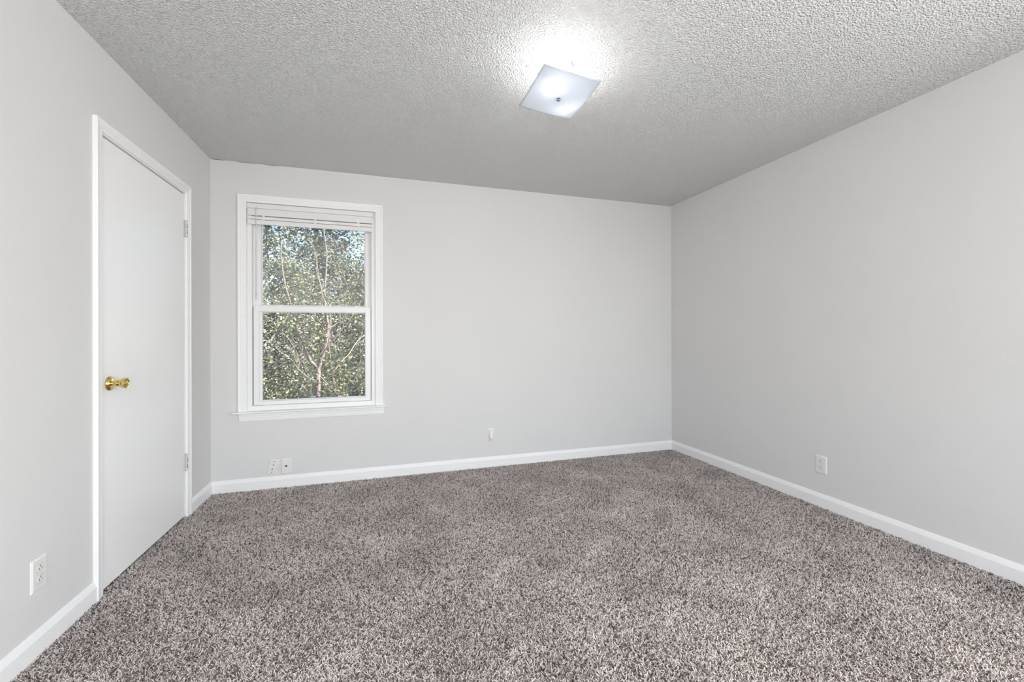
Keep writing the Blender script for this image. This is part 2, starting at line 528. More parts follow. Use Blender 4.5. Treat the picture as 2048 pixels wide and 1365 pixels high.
# ---------------------------------------------------------------- door 1 (left wall)
door = empty('door_1', F_LEFT, (0, -0.829, ZB)); tag(door, kind='structure')
oy, oz = 0.829, -ZB      # shift to door-local coordinates
def dl(y, z): return y + oy, z + oz
CI0, CI1, CZ = -1.255, -0.4075, 2.058          # casing inner edges
CPD = [(w * 0.050 / 0.057, t) for w, t in CP]
MB().sweep([(w, t) for w, t in CPD], lambda w: [dl(CI0 - w, ZB), dl(CI0 - w, CZ + w), dl(CI1 + w * 0.92, CZ + w), dl(CI1 + w * 0.92, ZB)]).build('casing', M_TRIM, door)
jm = MB()
for (a, b2) in ((-D1, -1.2435), (-0.4135, -D0)):
    ya, yb = a + oy, b2 + oy
    jm.box(-T, 0.0005, ya, yb, ZB + oz, DZ + oz)
jm.box(-T, 0.0005, -1.2435 + oy, -0.4135 + oy, 2.052 + oz, DZ + oz)
jm.build('jamb', M_TRIM, door)
st = MB()
st.box(-0.05, -0.038, -1.2435 + oy, -1.231 + oy, oz, 2.052 + oz)
st.box(-0.05, -0.038, -0.426 + oy, -0.4135 + oy, oz, 2.052 + oz)
st.box(-0.05, -0.038, -1.231 + oy, -0.426 + oy, 2.040 + oz, 2.052 + oz)
st.build('door_stop', M_TRIM, door)
MB().box(-0.037, -0.002, -1.240 + oy, -0.4205 + oy, 0.010 + oz, 2.0435 + oz).build('door_panel', M_DOOR, door, bevel=0.0015)
# knob
kn = MB().lathe([(-0.002, 0.0335), (0.002, 0.0335), (0.005, 0.031), (0.008, 0.0265), (0.0105, 0.0255), (0.0125, 0.021), (0.0135, 0.0135), (0.020, 0.0115),
                 (0.027, 0.0112), (0.031, 0.0125), (0.036, 0.0165), (0.043, 0.0205), (0.052, 0.0235), (0.059, 0.0245),
                 (0.0635, 0.0235), (0.0655, 0.0205), (0.0650, 0.0165), (0.0630, 0.0155), (0.0632, 0.0001)], 40, 'x', (0, -1.187 + oy, 0.930 + oz))
knob = kn.build('door_knob', M_BRASS, door, smooth='auto')
MB().lathe([(0.0625, 0.0085), (0.0655, 0.0085), (0.0665, 0.0070), (0.0667, 0.0001)], 20, 'x', (0, -1.187 + oy, 0.930 + oz)).build('lock_button', M_BRASS, knob, smooth='auto')
MB().box(0.0666, 0.0669, -1.187 + oy - 0.004, -1.187 + oy + 0.004, 0.9293 + oz, 0.9307 + oz).build('key_slot', M_SLOT, knob)
tag(MB().box(-0.004, 0.0035, -1.2445 + oy, -1.2425 + oy, 0.905 + oz, 0.950 + oz).build('strike_plate', M_HINGE, door), 'grey strip of the strike plate')
for z0, z1 in ((1.779, 1.878), (0.294, 0.398)):
    hg = MB()
    hh = z1 - z0
    for k in range(5):
        a = z0 + hh * k / 5 + 0.0008; c2 = z0 + hh * (k + 1) / 5 - 0.0008
        hg.lathe([(a, 0.0066), (c2, 0.0066)], 14, 'z', (0.0075, -0.4155 + oy, oz))
    hg.lathe([(z0 - 0.004, 0.0035), (z0 - 0.002, 0.0060), (z0, 0.0060)], 14, 'z', (0.0075, -0.4155 + oy, oz))
    hg.lathe([(z1, 0.0075), (z1 + 0.003, 0.0075), (z1 + 0.005, 0.0040)], 14, 'z', (0.0075, -0.4155 + oy, oz))
    hg.box(-0.001, 0.0022, -0.432 + oy, -0.4155 + oy, z0 + oz, z1 + oz)
    h = hg.build('hinge', M_HINGE, door, smooth='auto')
    s = MB()
    for a, c2 in ((0.55, 0.78), (0.16, 0.38)):
        s.box(0.0135, 0.0152, -0.4185 + oy, -0.4160 + oy, z0 + hh * a + oz, z0 + hh * c2 + oz)
    s.build('hinge_gap', M_SLOT, h)
# closet/hall behind the door stays closed: added dark board, its colour stands in for gap shade
MB().box(-T - 0.02, -T, -D1 + oy, -D0 + oy, ZB + oz, DZ + oz).build('gap_shade_board', M_GAP, door)

# ---------------------------------------------------------------- window 1 (back wall) in local frame: x into room, y = world X
win = empty('window_1', F_BACK, (0, 0.687, 0.585)); tag(win, kind='structure')
def wb_(m, x0, x1, y0, y1, z0, z1): return m.box(x0, x1, y0 - 0.687, y1 - 0.687, z0 - 0.585, z1 - 0.585)
MB().sweep(CP, lambda w: [(WX0 - w - 0.687, 0.0), (WX0 - w - 0.687, WZ1 + w - 0.585), (WX1 + w - 0.687, WZ1 + w - 0.585), (WX1 + w - 0.687, 0.0)]).build('casing', M_TRIM, win)
# stool with rounded nose
stp = [(-0.02, 0.571), (0.040, 0.571), (0.0455, 0.5735), (0.047, 0.578), (0.0455, 0.5825), (0.040, 0.585), (-0.02, 0.585)]
n = len(stp)
v = [(x, 0.150 - 0.687, z - 0.585) for x, z in stp] + [(x, 1.222 - 0.687, z - 0.585) for x, z in stp]
f = [(i, (i + 1) % n, (i + 1) % n + n, i + n) for i in range(n)] + [tuple(range(n)), tuple(range(n, 2 * n))]
MB().add(v, f).build('window_sill', M_TRIM, win)
# apron (moulded)
ap = [(0, 0.571), (0.016, 0.571), (0.0165, 0.556), (0.0145, 0.552), (0.0135, 0.549), (0.0130, 0.540), (0.0115, 0.534), (0.0125, 0.532), (0.0105, 0.520), (0.009, 0.514), (0, 0.514)]
n = len(ap)
v = [(x, 0.182 - 0.687, z - 0.585) for x, z in ap] + [(x, 1.207 - 0.687, z - 0.585) for x, z in ap]
f = [(i, (i + 1) % n, (i + 1) % n + n, i + n) for i in range(n)] + [tuple(range(n)), tuple(range(n, 2 * n))]
MB().add(v, f).build('apron', M_TRIM, win)
# jamb liner (wood returns)
j = MB()
wb_(j, -T, 0.0005, WX0 - 0.011, WX0, WZ0, WZ1)
wb_(j, -T, 0.0005, WX1, WX1 + 0.011, WZ0, WZ1)
wb_(j, -T, 0.0005, WX0 - 0.011, WX1 + 0.011, WZ1, WZ1 + 0.011)
wb_(j, -T, -0.02, WX0 - 0.011, WX1 + 0.011, WZ0 - 0.018, WZ0 + 0.0)
j.build('jamb', M_TRIM, win)
# vinyl master frame with tracks
fr = MB()
FX0, FX1, FZ0, FZ1 = 0.262, 1.113, 0.622, 2.118
wb_(fr, -0.115, -0.012, WX0, FX0, WZ0, WZ1)
wb_(fr, -0.115, -0.012, FX1, WX1, WZ0, WZ1)
wb_(fr, -0.115, -0.012, FX0, FX1, WZ0, FZ0)
wb_(fr, -0.115, -0.012, FX0, FX1, FZ1, WZ1)
# parting beads between the tracks, and inner stops
for y0, y1 in ((FX0, FX0 + 0.012), (FX1 - 0.012, FX1)):
    wb_(fr, -0.058, -0.050, y0, y1, FZ0, FZ1)
    wb_(fr, -0.115, -0.092, y0, y1, FZ0, FZ1)
fr.build('window_frame', M_VINYL, win, bevel=0.0015)
def sash(name, x0, x1, y0, y1, z0, z1, st_, rb, rt, pane_m, lb=0.006):
    m = MB()
    wb_(m, x0, x1, y0, y0 + st_, z0, z1)
    wb_(m, x0, x1, y1 - st_, y1, z0, z1)
    wb_(m, x0, x1, y0 + st_, y1 - st_, z0, z0 + rb)
    wb_(m, x0, x1, y0 + st_, y1 - st_, z1 - rt, z1)
    # glazing bead: thin inner lip set back
    xm = x0 + (x1 - x0) * 0.45
    bd = 0.006
    wb_(m, x0, xm + (0.006 if lb > 0.01 else 0), y0 + st_, y0 + st_ + lb, z0 + rb, z1 - rt)  # left bead widened to stand in for the bright exterior strip
    wb_(m, x0, xm, y1 - st_ - bd, y1 - st_, z0 + rb, z1 - rt)
    wb_(m, x0, xm, y0 + st_, y1 - st_, z0 + rb, z0 + rb + bd)
    wb_(m, x0, xm, y0 + st_, y1 - st_, z1 - rt - bd, z1 - rt)
    s = m.build(name, M_VINYL, win, bevel=0.0015)
    p = MB()
    wb_(p, xm - 0.006, xm - 0.003, y0 + st_ + 0.001, y1 - st_ - 0.001, z0 + rb + 0.001, z1 - rt - 0.001)
    p.build('pane', pane_m, s)
    return s
low = sash('lower_sash', -0.048, -0.016, 0.272, 1.103, 0.624, 1.374, 0.037, 0.030, 0.042, M_PANE_LOW, 0.018)
sash('upper_sash', -0.090, -0.060, 0.272, 1.103, 1.342, 2.116, 0.040, 0.040, 0.045, M_PANE_UP)
for yc in (0.442, 0.985):     # cam locks on the meeting rail
    lk = MB()
    lk.lathe([(1.374, 0.013), (1.380, 0.013), (1.384, 0.010), (1.386, 0.004)], 18, 'z', (-0.034, yc - 0.687, -0.585))
    wb_(lk, -0.046, -0.020, yc - 0.030, yc + 0.030, 1.3735, 1.3775)
    wb_(lk, -0.030, -0.018, yc - 0.004, yc + 0.030, 1.3775, 1.3865)
    lk.build('sash_lock', M_VINYL, low, bevel=0.001)
# exterior casing, set out of sight behind the vinyl frame
ex = MB()
wb_(ex, -T - 0.03, -T - 0.001, WX0 - 0.05, 0.262, WZ0 - 0.05, WZ1 + 0.05)
wb_(ex, -T - 0.03, -T - 0.001, 1.113, WX1 + 0.05, WZ0 - 0.05, WZ1 + 0.05)
wb_(ex, -T - 0.05, -T - 0.001, 0.262, 1.113, WZ0 - 0.08, 0.632)
wb_(ex, -T - 0.03, -T - 0.001, 0.262, 1.113, WZ1 - 0.05, WZ1 + 0.05)
ex.build('exterior_frame', M_VINYL, win)

# ---------------------------------------------------------------- raised blind
bl = empty('window_blind', F_BACK, (0, 0.680, 2.138))
tag(bl, 'white horizontal slat blind pulled up and stacked at the top of the window', 'window blind')
def bb(m, x0, x1, y0, y1, z0, z1): return m.box(x0, x1, y0 - 0.680, y1 - 0.680, z0 - 2.138, z1 - 2.138)
bb(MB(), -0.010, 0.0095, 0.236, 1.124, 2.103, 2.137).build('headrail', M_BLIND, bl, bevel=0.002)
for y0, y1 in ((0.2315, 0.2365), (1.1235, 1.1285)):
    bb(MB(), -0.010, 0.006, y0, y1, 2.098, 2.1385).build('bracket', M_HINGE, bl, bevel=0.001)
def slat(z, x0=-0.010, x1=0.006, crown=0.0012, th=0.0026):
    k = 6
    top = [(x0 + (x1 - x0) * i / k, z + th / 2 + crown * math.sin(PI * i / k)) for i in range(k + 1)]
    bot = [(x, zz - th) for x, zz in reversed(top)]
    pr = top + bot; n = len(pr)
    v = [(x, 0.238 - 0.680, zz - 2.138) for x, zz in pr] + [(x, 1.122 - 0.680, zz - 2.138) for x, zz in pr]
    f = [(i, (i + 1) % n, (i + 1) % n + n, i + n) for i in range(n)] + [tuple(range(n)), tuple(range(n, 2 * n))]
    MB().add(v, f).build('slat', M_BLIND, bl)
# tight upper bundle
zs = 2.0995
for i in range(15):
    slat(zs - i * 0.0034, x0=-0.010, x1=0.0066, th=0.0033, crown=0.0003)
for i in range(6):
    slat(2.0405 - i * 0.0034, x0=-0.010, x1=0.0066, th=0.0034, crown=0.0003)
bb(MB(), -0.010, 0.006, 0.236, 1.124, 1.984, 2.0185).build('bottom_rail', M_BLIND, bl, bevel=0.003)
for yc in (0.345, 0.700, 1.015):       # ladder tapes
    tp = MB()
    bb(tp, 0.0058, 0.0072, yc - 0.009, yc + 0.009, 1.998, 2.050)
    bb(tp, 0.0060, 0.0090, yc - 0.0065, yc + 0.0065, 2.016, 2.022)
    bb(tp, 0.0060, 0.0090, yc - 0.0065, yc + 0.0065, 2.040, 2.046)
    tp.build('ladder_tape', M_CORD, bl, bevel=0.0006)
wd = MB()
wd.tube([(0.013, 0.298 - 0.68, 2.108 - 2.138), (0.014, 0.298 - 0.68, 2.075 - 2.138), (0.0145, 0.297 - 0.68, 1.44 - 2.138)], 0.0036, 8)
wd.tube([(0.0145, 0.297 - 0.68, 1.47 - 2.138), (0.0145, 0.297 - 0.68, 1.42 - 2.138)], 0.0048, 8)
M_WAND, nt, b, o = new_mat('clear_acrylic_wand')
b.inputs['Base Color'].default_value = (0.85, 0.86, 0.87, 1); b.inputs['Roughness'].default_value = 0.15
b.inputs['Alpha'].default_value = 0.55
tag(wd.build('tilt_wand', M_WAND, bl, smooth=True), 'clear thin tilt wand')
MB().tube([(0.010, 0.290 - 0.68, 2.104 - 2.138), (0.011, 0.291 - 0.68, 2.06 - 2.138), (0.0115, 0.2905 - 0.68, 1.990 - 2.138)], 0.0009, 5).build('lift_cord', M_CORD, bl)
MB().lathe([(2.096, 0.0016), (2.103, 0.0035), (2.105, 0.0035)], 8, 'z', (0.0075, 0.298 - 0.680, -2.138)).build('wand_hook', M_STEEL, bl)

# ---------------------------------------------------------------- wall plates
def plate_shape(w, h, d=0.006):
    m = MB()
    a, c = w / 2, h / 2
    e = 0.006
    v = [(0, -a, -c), (0, a, -c), (0, a, c), (0, -a, c), (d, -a + e, -c + e), (d, a - e, -c + e), (d, a - e, c - e), (d, -a + e, c - e),
         (d * 0.45, -a, -c), (d * 0.45, a, -c), (d * 0.45, a, c), (d * 0.45, -a, c)]
    f = [(0, 3, 2, 1), (4, 5, 6, 7)] + [(i, (i + 1) % 4, (i + 1) % 4 + 8, i + 8) for i in range(4)] + [(i + 8, (i + 1) % 4 + 8, (i + 1) % 4 + 4, i + 4) for i in range(4)]
    return m.add(v, f)
def screw(parent, y, z, x=0.006, mat=M_PLATE, r=0.0034):
    s = MB().lathe([(x - 0.001, r), (x + 0.0006, r), (x + 0.0012, r * 0.6)], 12, 'x', (0, y, z)).build('screw', mat, parent)
    return s
def outlet(frame, loc, label):
    e = empty('electrical_outlet', frame, loc)
    tag(e, label, 'outlet', 'duplex outlets on the side walls')
    plate_shape(0.074, 0.118, 0.0065).build('cover_plate', M_PLATE, e, bevel=0.0012)
    for s in (1, -1):
        zc = 0.0195 * s
        m = MB()
        pts = []
        for k in range(28):
            t = 2 * PI * k / 28
            y = 0.0172 * math.cos(t); z = 0.0172 * math.sin(t)
            z = max(-0.0142, min(0.0142, z))
            pts.append((y, z + zc))
        n = len(pts)
        v = [(0.005, y, z) for y, z in pts] + [(0.0082, y * 0.97, (z - zc) * 0.97 + zc) for y, z in pts]
        m.add(v, [(i, (i + 1) % n, (i + 1) % n + n, i + n) for i in range(n)] + [tuple(range(n, 2 * n))])
        rcp = m.build('receptacle', M_PLATE, e, bevel=0.0006)
        # recess ring around the receptacle
        rg = MB()
        v = [(0.0066, y * 1.02, (z - zc) * 1.02 + zc) for y, z in pts] + [(0.0066, y * 1.075, (z - zc) * 1.09 + zc) for y, z in pts]
        rg.add(v + [(q[0] + 0.0001, q[1], q[2]) for q in v], [(i, (i + 1) % n, (i + 1) % n + n, i + n) for i in range(n)] + [(i + 2 * n, (i + 1) % n + 2 * n, (i + 1) % n + 3 * n, i + 3 * n) for i in range(n)])
        rg.build('surround_groove', simple('groove_grey', (0.38, 0.37, 0.36), 0.6) if 'groove_grey' not in bpy.data.materials else bpy.data.materials['groove_grey'], rcp)
        for yy, hh in ((-0.0062, 0.0080), (0.0062, 0.0066)):
            MB().box(0.0078, 0.0085, yy - 0.0012, yy + 0.0012, zc - 0.001 - hh / 2, zc - 0.001 + hh / 2).build('slot', M_SLOT, rcp)
        MB().lathe([(0.0078, 0.0025), (0.0085, 0.0025)], 12, 'x', (0, 0, zc + 0.0085 if s > 0 else zc + 0.0085)).build('ground_hole', M_SLOT, rcp)
    screw(e, 0, 0, 0.0068)
    return e
outlet(F_LEFT, (0, -1.611, 0.286), 'white duplex outlet low on the left wall, nearer the camera than the door')
outlet(F_RIGHT, (0, 1.508, 0.279), 'white duplex outlet low on the bare right wall')

# tilted cable plate
p1 = empty('wall_plate', F_BACK, (0, 0.404, 0.1575)); 
p1.matrix_world = F_BACK @ Matrix.Translation((0, 0.404, 0.1575)) @ Matrix.Rotation(math.radians(-12.5), 4, 'X')
tag(p1, 'crooked white wall plate with two cable connectors, tilted above the baseboard under the window', 'wall plate', 'white plates low on the back wall')
plate_shape(0.070, 0.114, 0.0075).build('cover_plate', M_PLATE, p1, bevel=0.0012)
tag(screw(p1, 0, 0.0415, 0.0075, M_SLOT), 'dark screw'); tag(screw(p1, 0, -0.0415, 0.0075, M_SLOT), 'dark screw')
for z in (0.0165, -0.0155):
    c = MB()
    c.lathe([(0.006, 0.0062), (0.009, 0.0062)], 6, 'x', (0, 0, z)).lathe([(0.009, 0.0045), (0.019, 0.0045), (0.019, 0.0022), (0.014, 0.0018)], 14, 'x', (0, 0, z))
    tag(c.build('cable_connector', simple('connector_metal', (0.55, 0.54, 0.52), 0.4, 0.6) if 'connector_metal' not in bpy.data.materials else bpy.data.materials['connector_metal'], p1, smooth='auto'), 'grey threaded connector')
p2 = empty('wall_plate', F_BACK, (0, 0.4935, 0.155))
tag(p2, 'upright white wall plate with one square black jack, right beside the crooked plate', 'wall plate', 'white plates low on the back wall')
plate_shape(0.070, 0.115, 0.0065).build('cover_plate', M_PLATE, p2, bevel=0.0012)
screw(p2, 0, 0.042, 0.0066); screw(p2, 0, -0.042, 0.0066)
jk = MB().box(0.006, 0.0075, -0.0085, 0.0085, -0.0065, 0.0095).build('jack_socket', M_PLATE, p2, bevel=0.0005)
MB().box(0.0070, 0.0078, -0.0068, 0.0068, -0.0050, 0.0078).build('jack_opening', M_SLOT, jk)

# plate with tapered wall-phone style holder
p3 = empty('wall_plate', F_BACK, (0, 2.100, 0.277))
tag(p3, 'white wall plate holding a tapered white plug, low on the middle of the back wall', 'wall plate', 'white plates low on the back wall')
plate_shape(0.068, 0.112, 0.006).build('cover_plate', M_PLATE, p3, bevel=0.0012)
hold = MB()
rings = [(0.046, 0.014, 0.012), (0.038, 0.018, 0.020), (0.020, 0.0195, 0.026), (0.000, 0.021, 0.032), (-0.018, 0.0225, 0.037), (-0.026, 0.020, 0.038), (-0.036, 0.010, 0.036), (-0.041, 0.004, 0.034)]
k = 14
v = []
for z, hw, dp in rings:
    for i in range(k):
        t = PI * i / (k - 1)
        v.append((0.005 + dp * max(0.0, math.sin(t)) ** 0.8, -hw * math.cos(t), z))
f = []
for r_ in range(len(rings) - 1):
    for i in range(k - 1):
        f.append((r_ * k + i, r_ * k + i + 1, (r_ + 1) * k + i + 1, (r_ + 1) * k + i))
    f.append((r_ * k + k - 1, r_ * k, (r_ + 1) * k, (r_ + 1) * k + k - 1))
f.append(tuple(range(k))); f.append(tuple(range((len(rings) - 1) * k, len(rings) * k)))
hb = hold.add(v, f).build('holder', M_PLATE, p3, smooth='auto')
MB().lathe([(0.0405, 0.0030), (0.0425, 0.0030)], 12, 'x', (0, 0, -0.0285)).build('hole', M_SLOT, hb)

# ---------------------------------------------------------------- ceiling lamp
lamp = empty('ceiling_lamp', None, (2.018, -1.708, H))
tag(lamp, 'square frosted glass ceiling light with a white round base, lit', 'ceiling light')
LC = Vector((2.018, -1.708, H))
def build_at(m, name, mat, parent, **k): return m.build(name, mat, parent, **k)
MB().lathe([(-0.0335, 0.0001), (-0.0335, 0.050), (-0.031, 0.0545), (-0.027, 0.0565), (0.0, 0.0575)], 48, 'z').build('canopy', M_CANOPY, lamp, smooth='auto')
MB().tube([(-0.014, -0.006, -0.030), (-0.015, -0.007, -0.140)], 0.0032, 10).build('stem', M_STEEL, lamp, smooth='auto')
# bent glass square
G = 26
s0 = 0.292
pose = (Matrix.Translation(Vector((2.003, -1.716, 2.3055)) - LC) @
        Matrix.Rotation(math.sqrt(0.125 ** 2 + 0.039 ** 2 + 0.072 ** 2), 4, Vector((-0.125, 0.039, 0.072)).normalized()))
gv = []; gf = []
for i in range(G + 1):
    for j_ in range(G + 1):
        x = (i / G - 0.5) * s0; y = (j_ / G - 0.5) * s0
        q = (x * x + y * y) / (2 * (s0 / 2) ** 2)
        z = -0.019 * (1 - (2 * x / s0) ** 2) * (1 - (2 * y / s0) ** 2) - 0.006 * (1 - q)
        gv.append(tuple(pose @ Vector((x, y, z))))
for i in range(G):
    for j_ in range(G):
        a_ = i * (G + 1) + j_
        gf.append((a_, a_ + 1, a_ + G + 2, a_ + G + 1))
sh = MB().add(gv, gf).build('glass_shade', M_SHADE, lamp, smooth=True)
so = sh.modifiers.new('thickness', 'SOLIDIFY'); so.thickness = 0.0035; so.offset = 0
fc = pose @ Vector((0, 0, -0.026))
MB().lathe([(-0.0125, 0.0001), (-0.0120, 0.004), (-0.0100, 0.0070), (-0.0065, 0.0086), (-0.0030, 0.0080), (-0.0010, 0.0060), (0.0, 0.0060), (0.001, 0.0100), (0.002, 0.0100)],
           20, 'z', tuple(fc)).build('finial', M_STEEL, lamp, smooth='auto')
for sx in (-1, 1):
    d = Vector((0.075, 0.080, 0)) * sx
    c0 = Vector((-0.006, 0.004, -0.103))
    dn_ = d.normalized()
    pts = [c0 + dn_ * t for t in (0.030, 0.050)]
    MB().tube(pts, 0.015, 14).build('socket', M_CANOPY, lamp, smooth='auto')
    pts = [c0 + dn_ * t for t in (0.050, 0.060, 0.075, 0.090, 0.105, 0.113, 0.117)]
    MB().tube(pts, [0.012, 0.016, 0.024, 0.028, 0.024, 0.014, 0.004], 18).build('bulb', M_BULB, lamp, smooth=True)
MB().tube([Vector((-0.006, 0.004, -0.033)), Vector((-0.006, 0.004, -0.112))], 0.016, 14).build('socket_hub', M_CANOPY, lamp, smooth='auto')

# ---------------------------------------------------------------- outdoors
GZ = -0.75
tag(MB().add([(-14, 0.16, GZ), (14, 0.16, GZ), (14, 26, GZ), (-14, 26, GZ)], [(0, 1, 2, 3)]).build('ground', M_SOIL), kind='structure')

LEAF = np.array([(0, 0, 0), (0.29, 0.28, 0.09), (0.25, 0.64, 0.05), (0, 1.0, -0.14), (-0.25, 0.64, 0.05), (-0.29, 0.28, 0.09), (0, 0.5, -0.02)])
LEAF_F = np.array([(0, 1, 2, 6), (6, 2, 3, 3), (0, 6, 4, 5), (6, 3, 4, 4)])
def leaves_object(name, pos, size, rs, mat, parent, up=0.3, shade=None, droop=0.3, aspect=1.0):
    n = len(pos)
    if n == 0: return None
    d = rs.randn(n, 3); d[:, 2] = d[:, 2] * 0.5 - droop; d /= np.linalg.norm(d, axis=1, keepdims=True)
    nn = rs.randn(n, 3); nn[:, 2] += up; nn[:, 1] -= 0.15
    x = np.cross(d, nn); x /= np.linalg.norm(x, axis=1, keepdims=True) + 1e-9
    z = np.cross(x, d)
    s = size * (0.6 + 0.8 * rs.rand(n))
    L = LEAF * np.array([aspect, 1, 1])
    V = pos[:, None, :] + s[:, None, None] * (L[None, :, 0:1] * x[:, None] + L[None, :, 1:2] * d[:, None] + L[None, :, 2:3] * z[:, None])
    V = V.reshape(-1, 3)
    F3 = np.array([(0, 1, 6), (1, 2, 6), (2, 3, 6), (3, 4, 6), (4, 5, 6), (5, 0, 6)])
    F = ((np.arange(n) * 7)[:, None, None] + F3[None]).reshape(-1, 3)
    me = bpy.data.meshes.new(name)
    nf = len(F)
    me.vertices.add(len(V)); me.vertices.foreach_set('co', V.ravel())
    me.loops.add(nf * 3); me.loops.foreach_set('vertex_index', F.ravel().astype(np.int32))
    me.polygons.add(nf); me.polygons.foreach_set('loop_start', np.arange(0, nf * 3, 3, dtype=np.int32))
    me.update()
    a = me.attributes.new('shade', 'FLOAT', 'POINT')
    sv = rs.rand(n) if shade is None else shade
    a.data.foreach_set('value', np.repeat(sv, 7).astype(np.float32))
    me.materials.append(mat)
    o = link(bpy.data.objects.new(name, me))
    if parent is not None: o.parent = parent
    return o

def grow(rng, p, d, length, r, depth, out, tips, wig=0.16, split=(2, 3), spread=0.55, shrink=0.68, lift=0.06):
    k = 6
    pts = [Vector(p)]; d = Vector(d).normalized()
    for i in range(k):
        d = (d + Vector((rng.gauss(0, wig), rng.gauss(0, wig), rng.gauss(0, wig) + lift))).normalized()
        pts.append(pts[-1] + d * (length / k))
    r1 = r * 0.66
    out.append((pts, [r + (r1 - r) * i / k for i in range(k + 1)]))
    if depth <= 1:
        tips += [(q, i) for i, q in enumerate(pts[1:])]
    if depth == 0: return
    for c in range(rng.randint(*split)):
        t = rng.choice((3, 4, 5, 6)) if c else 6
        dd = (d + Vector((rng.gauss(0, spread), rng.gauss(0, spread), rng.gauss(0, spread * 0.6)))).normalized()
        grow(rng, pts[t], dd, length * shrink * rng.uniform(0.8, 1.2), r1 * (0.9 if c == 0 else 0.62), depth - 1, out, tips, wig, split, spread, shrink, lift)

def woody(name, label, cat, base, stems, leaf, nleaf, lsize, seed, bark=M_BARK, group=None, shade_rng=(0, 1), clus=0.05, leafname='foliage', custom=None):
    rng = random.Random(seed); rs = np.random.RandomState(seed)
    root = empty(name, None, base)
    tag(root, label, cat, group)
    out = []; tips = []
    if custom:
        for pts, rad in custom:
            pts = [Vector(q) - Vector(base) for q in pts]
            # densify with a little wobble
            dense = [pts[0]]; dr = [rad[0]]
            for i in range(len(pts) - 1):
                for t in (1 / 3, 2 / 3, 1):
                    q = pts[i].lerp(pts[i + 1], t)
                    if t < 1: q = q + Vector((rng.gauss(0, 0.006), rng.gauss(0, 0.006), 0))
                    dense.append(q); dr.append(rad[i] + (rad[i + 1] - rad[i]) * t)
            out.append((dense, dr))
            for q in dense[4::3]:
                if rng.random() < 0.55:
                    grow(rng, q, (rng.gauss(0, 1), rng.gauss(0, 1), rng.uniform(0, 1)), rng.uniform(0.25, 0.5), 0.007, 1, out, tips)
    for (off, d, ln, r, dep) in stems:
        grow(rng, off, d, ln, r, dep, out, tips)
    tr = MB(); tw = MB()
    for pts, rad in out:
        (tr if rad[0] > 0.011 or custom else tw).tube(pts, rad, 6 if rad[0] > 0.011 else 4, cap=False)
    if tr.v: tr.build('trunk', bark, root, smooth=True)
    if tw.v: tw.build('twigs', M_TWIG if bark is not M_DARKBARK else M_DARKBARK, root, smooth=True)
    if nleaf and tips:
        P = np.array([tuple(q) for q, _ in tips])
        idx = rs.randint(0, len(P), nleaf)
        pos = P[idx] + rs.randn(nleaf, 3) * clus
        sh = shade_rng[0] + (shade_rng[1] - shade_rng[0]) * rs.rand(nleaf) ** 1.3
        leaves_object(leafname, pos, lsize, rs, leaf, root, shade=sh)
    return root

# forked sapling in the middle of the lower pane
trunkA = [((0.33, 2.8, GZ), (0.34, 2.8, 0.25), (0.35, 2.79, 0.47), (0.35, 2.8, 0.71), (0.38, 2.81, 0.82), (0.42, 2.83, 0.95), (0.47, 2.85, 1.20), (0.46, 2.86, 1.37), (0.43, 2.84, 1.65), (0.45, 2.86, 2.1), (0.40, 2.9, 2.8)),
          (0.042, 0.036, 0.034, 0.032, 0.030, 0.030, 0.026, 0.020, 0.015, 0.012, 0.007)]
trunkB = [((0.345, 2.8, 0.70), (0.24, 2.76, 0.85), (0.18, 2.72, 1.03), (0.11, 2.70, 1.23), (0.06, 2.66, 1.44), (-0.02, 2.6, 1.8), (-0.06, 2.58, 2.4)), (0.024, 0.021, 0.019, 0.017, 0.015, 0.012, 0.007)]
trunkC = [((0.355, 2.79, 0.72), (0.42, 2.74, 0.90), (0.53, 2.70, 1.06), (0.64, 2.66, 1.20), (0.76, 2.62, 1.34), (0.92, 2.6, 1.62)), (0.017, 0.015, 0.013, 0.011, 0.009, 0.006)]
trunkD = [((0.47, 2.85, 1.25), (0.32, 2.70, 1.17), (0.16, 2.60, 1.05), (0.0, 2.5, 0.93)), (0.010, 0.009, 0.008, 0.005)]
woody('sapling', 'young tree with a pinkish forked trunk in the middle of the window view', 'tree', (0.33, 2.8, GZ), [], M_LEAF, 1300, 0.036, 11, custom=[trunkA, trunkB, trunkC, trunkD], clus=0.04, shade_rng=(0.2, 1))

# leafy shrubs low in the view
shr = [
    ('shrub', 'broad leafed shrub low at the left edge of the window view, yellow green tips', (-0.35, 2.5, GZ), 0.95, 2300, M_LEAF, 21),
    ('shrub', 'glossy green shrub low at the right edge of the window view', (1.05, 2.6, GZ), 1.05, 2900, M_LEAF, 22),
    ('shrub', 'small yellow green shrub in front of the forked trunk, bottom left of the pane', (-0.02, 1.9, GZ), 0.62, 1300, M_LEAF_Y, 23),
    ('shrub', 'leafy shrub behind and left of the forked trunk', (-0.25, 3.9, GZ), 1.25, 2400, M_LEAF, 24),
    ('shrub', 'leafy shrub behind and right of the forked trunk', (0.75, 4.0, GZ), 1.30, 2400, M_LEAF, 25),
    ('shrub', 'shrub outside to the left, mostly hidden by the window frame', (-1.35, 3.1, GZ), 1.1, 1500, M_LEAF, 26),
    ('shrub', 'shrub outside to the right, mostly hidden by the window frame', (1.95, 3.4, GZ), 1.2, 1500, M_LEAF, 27),
]
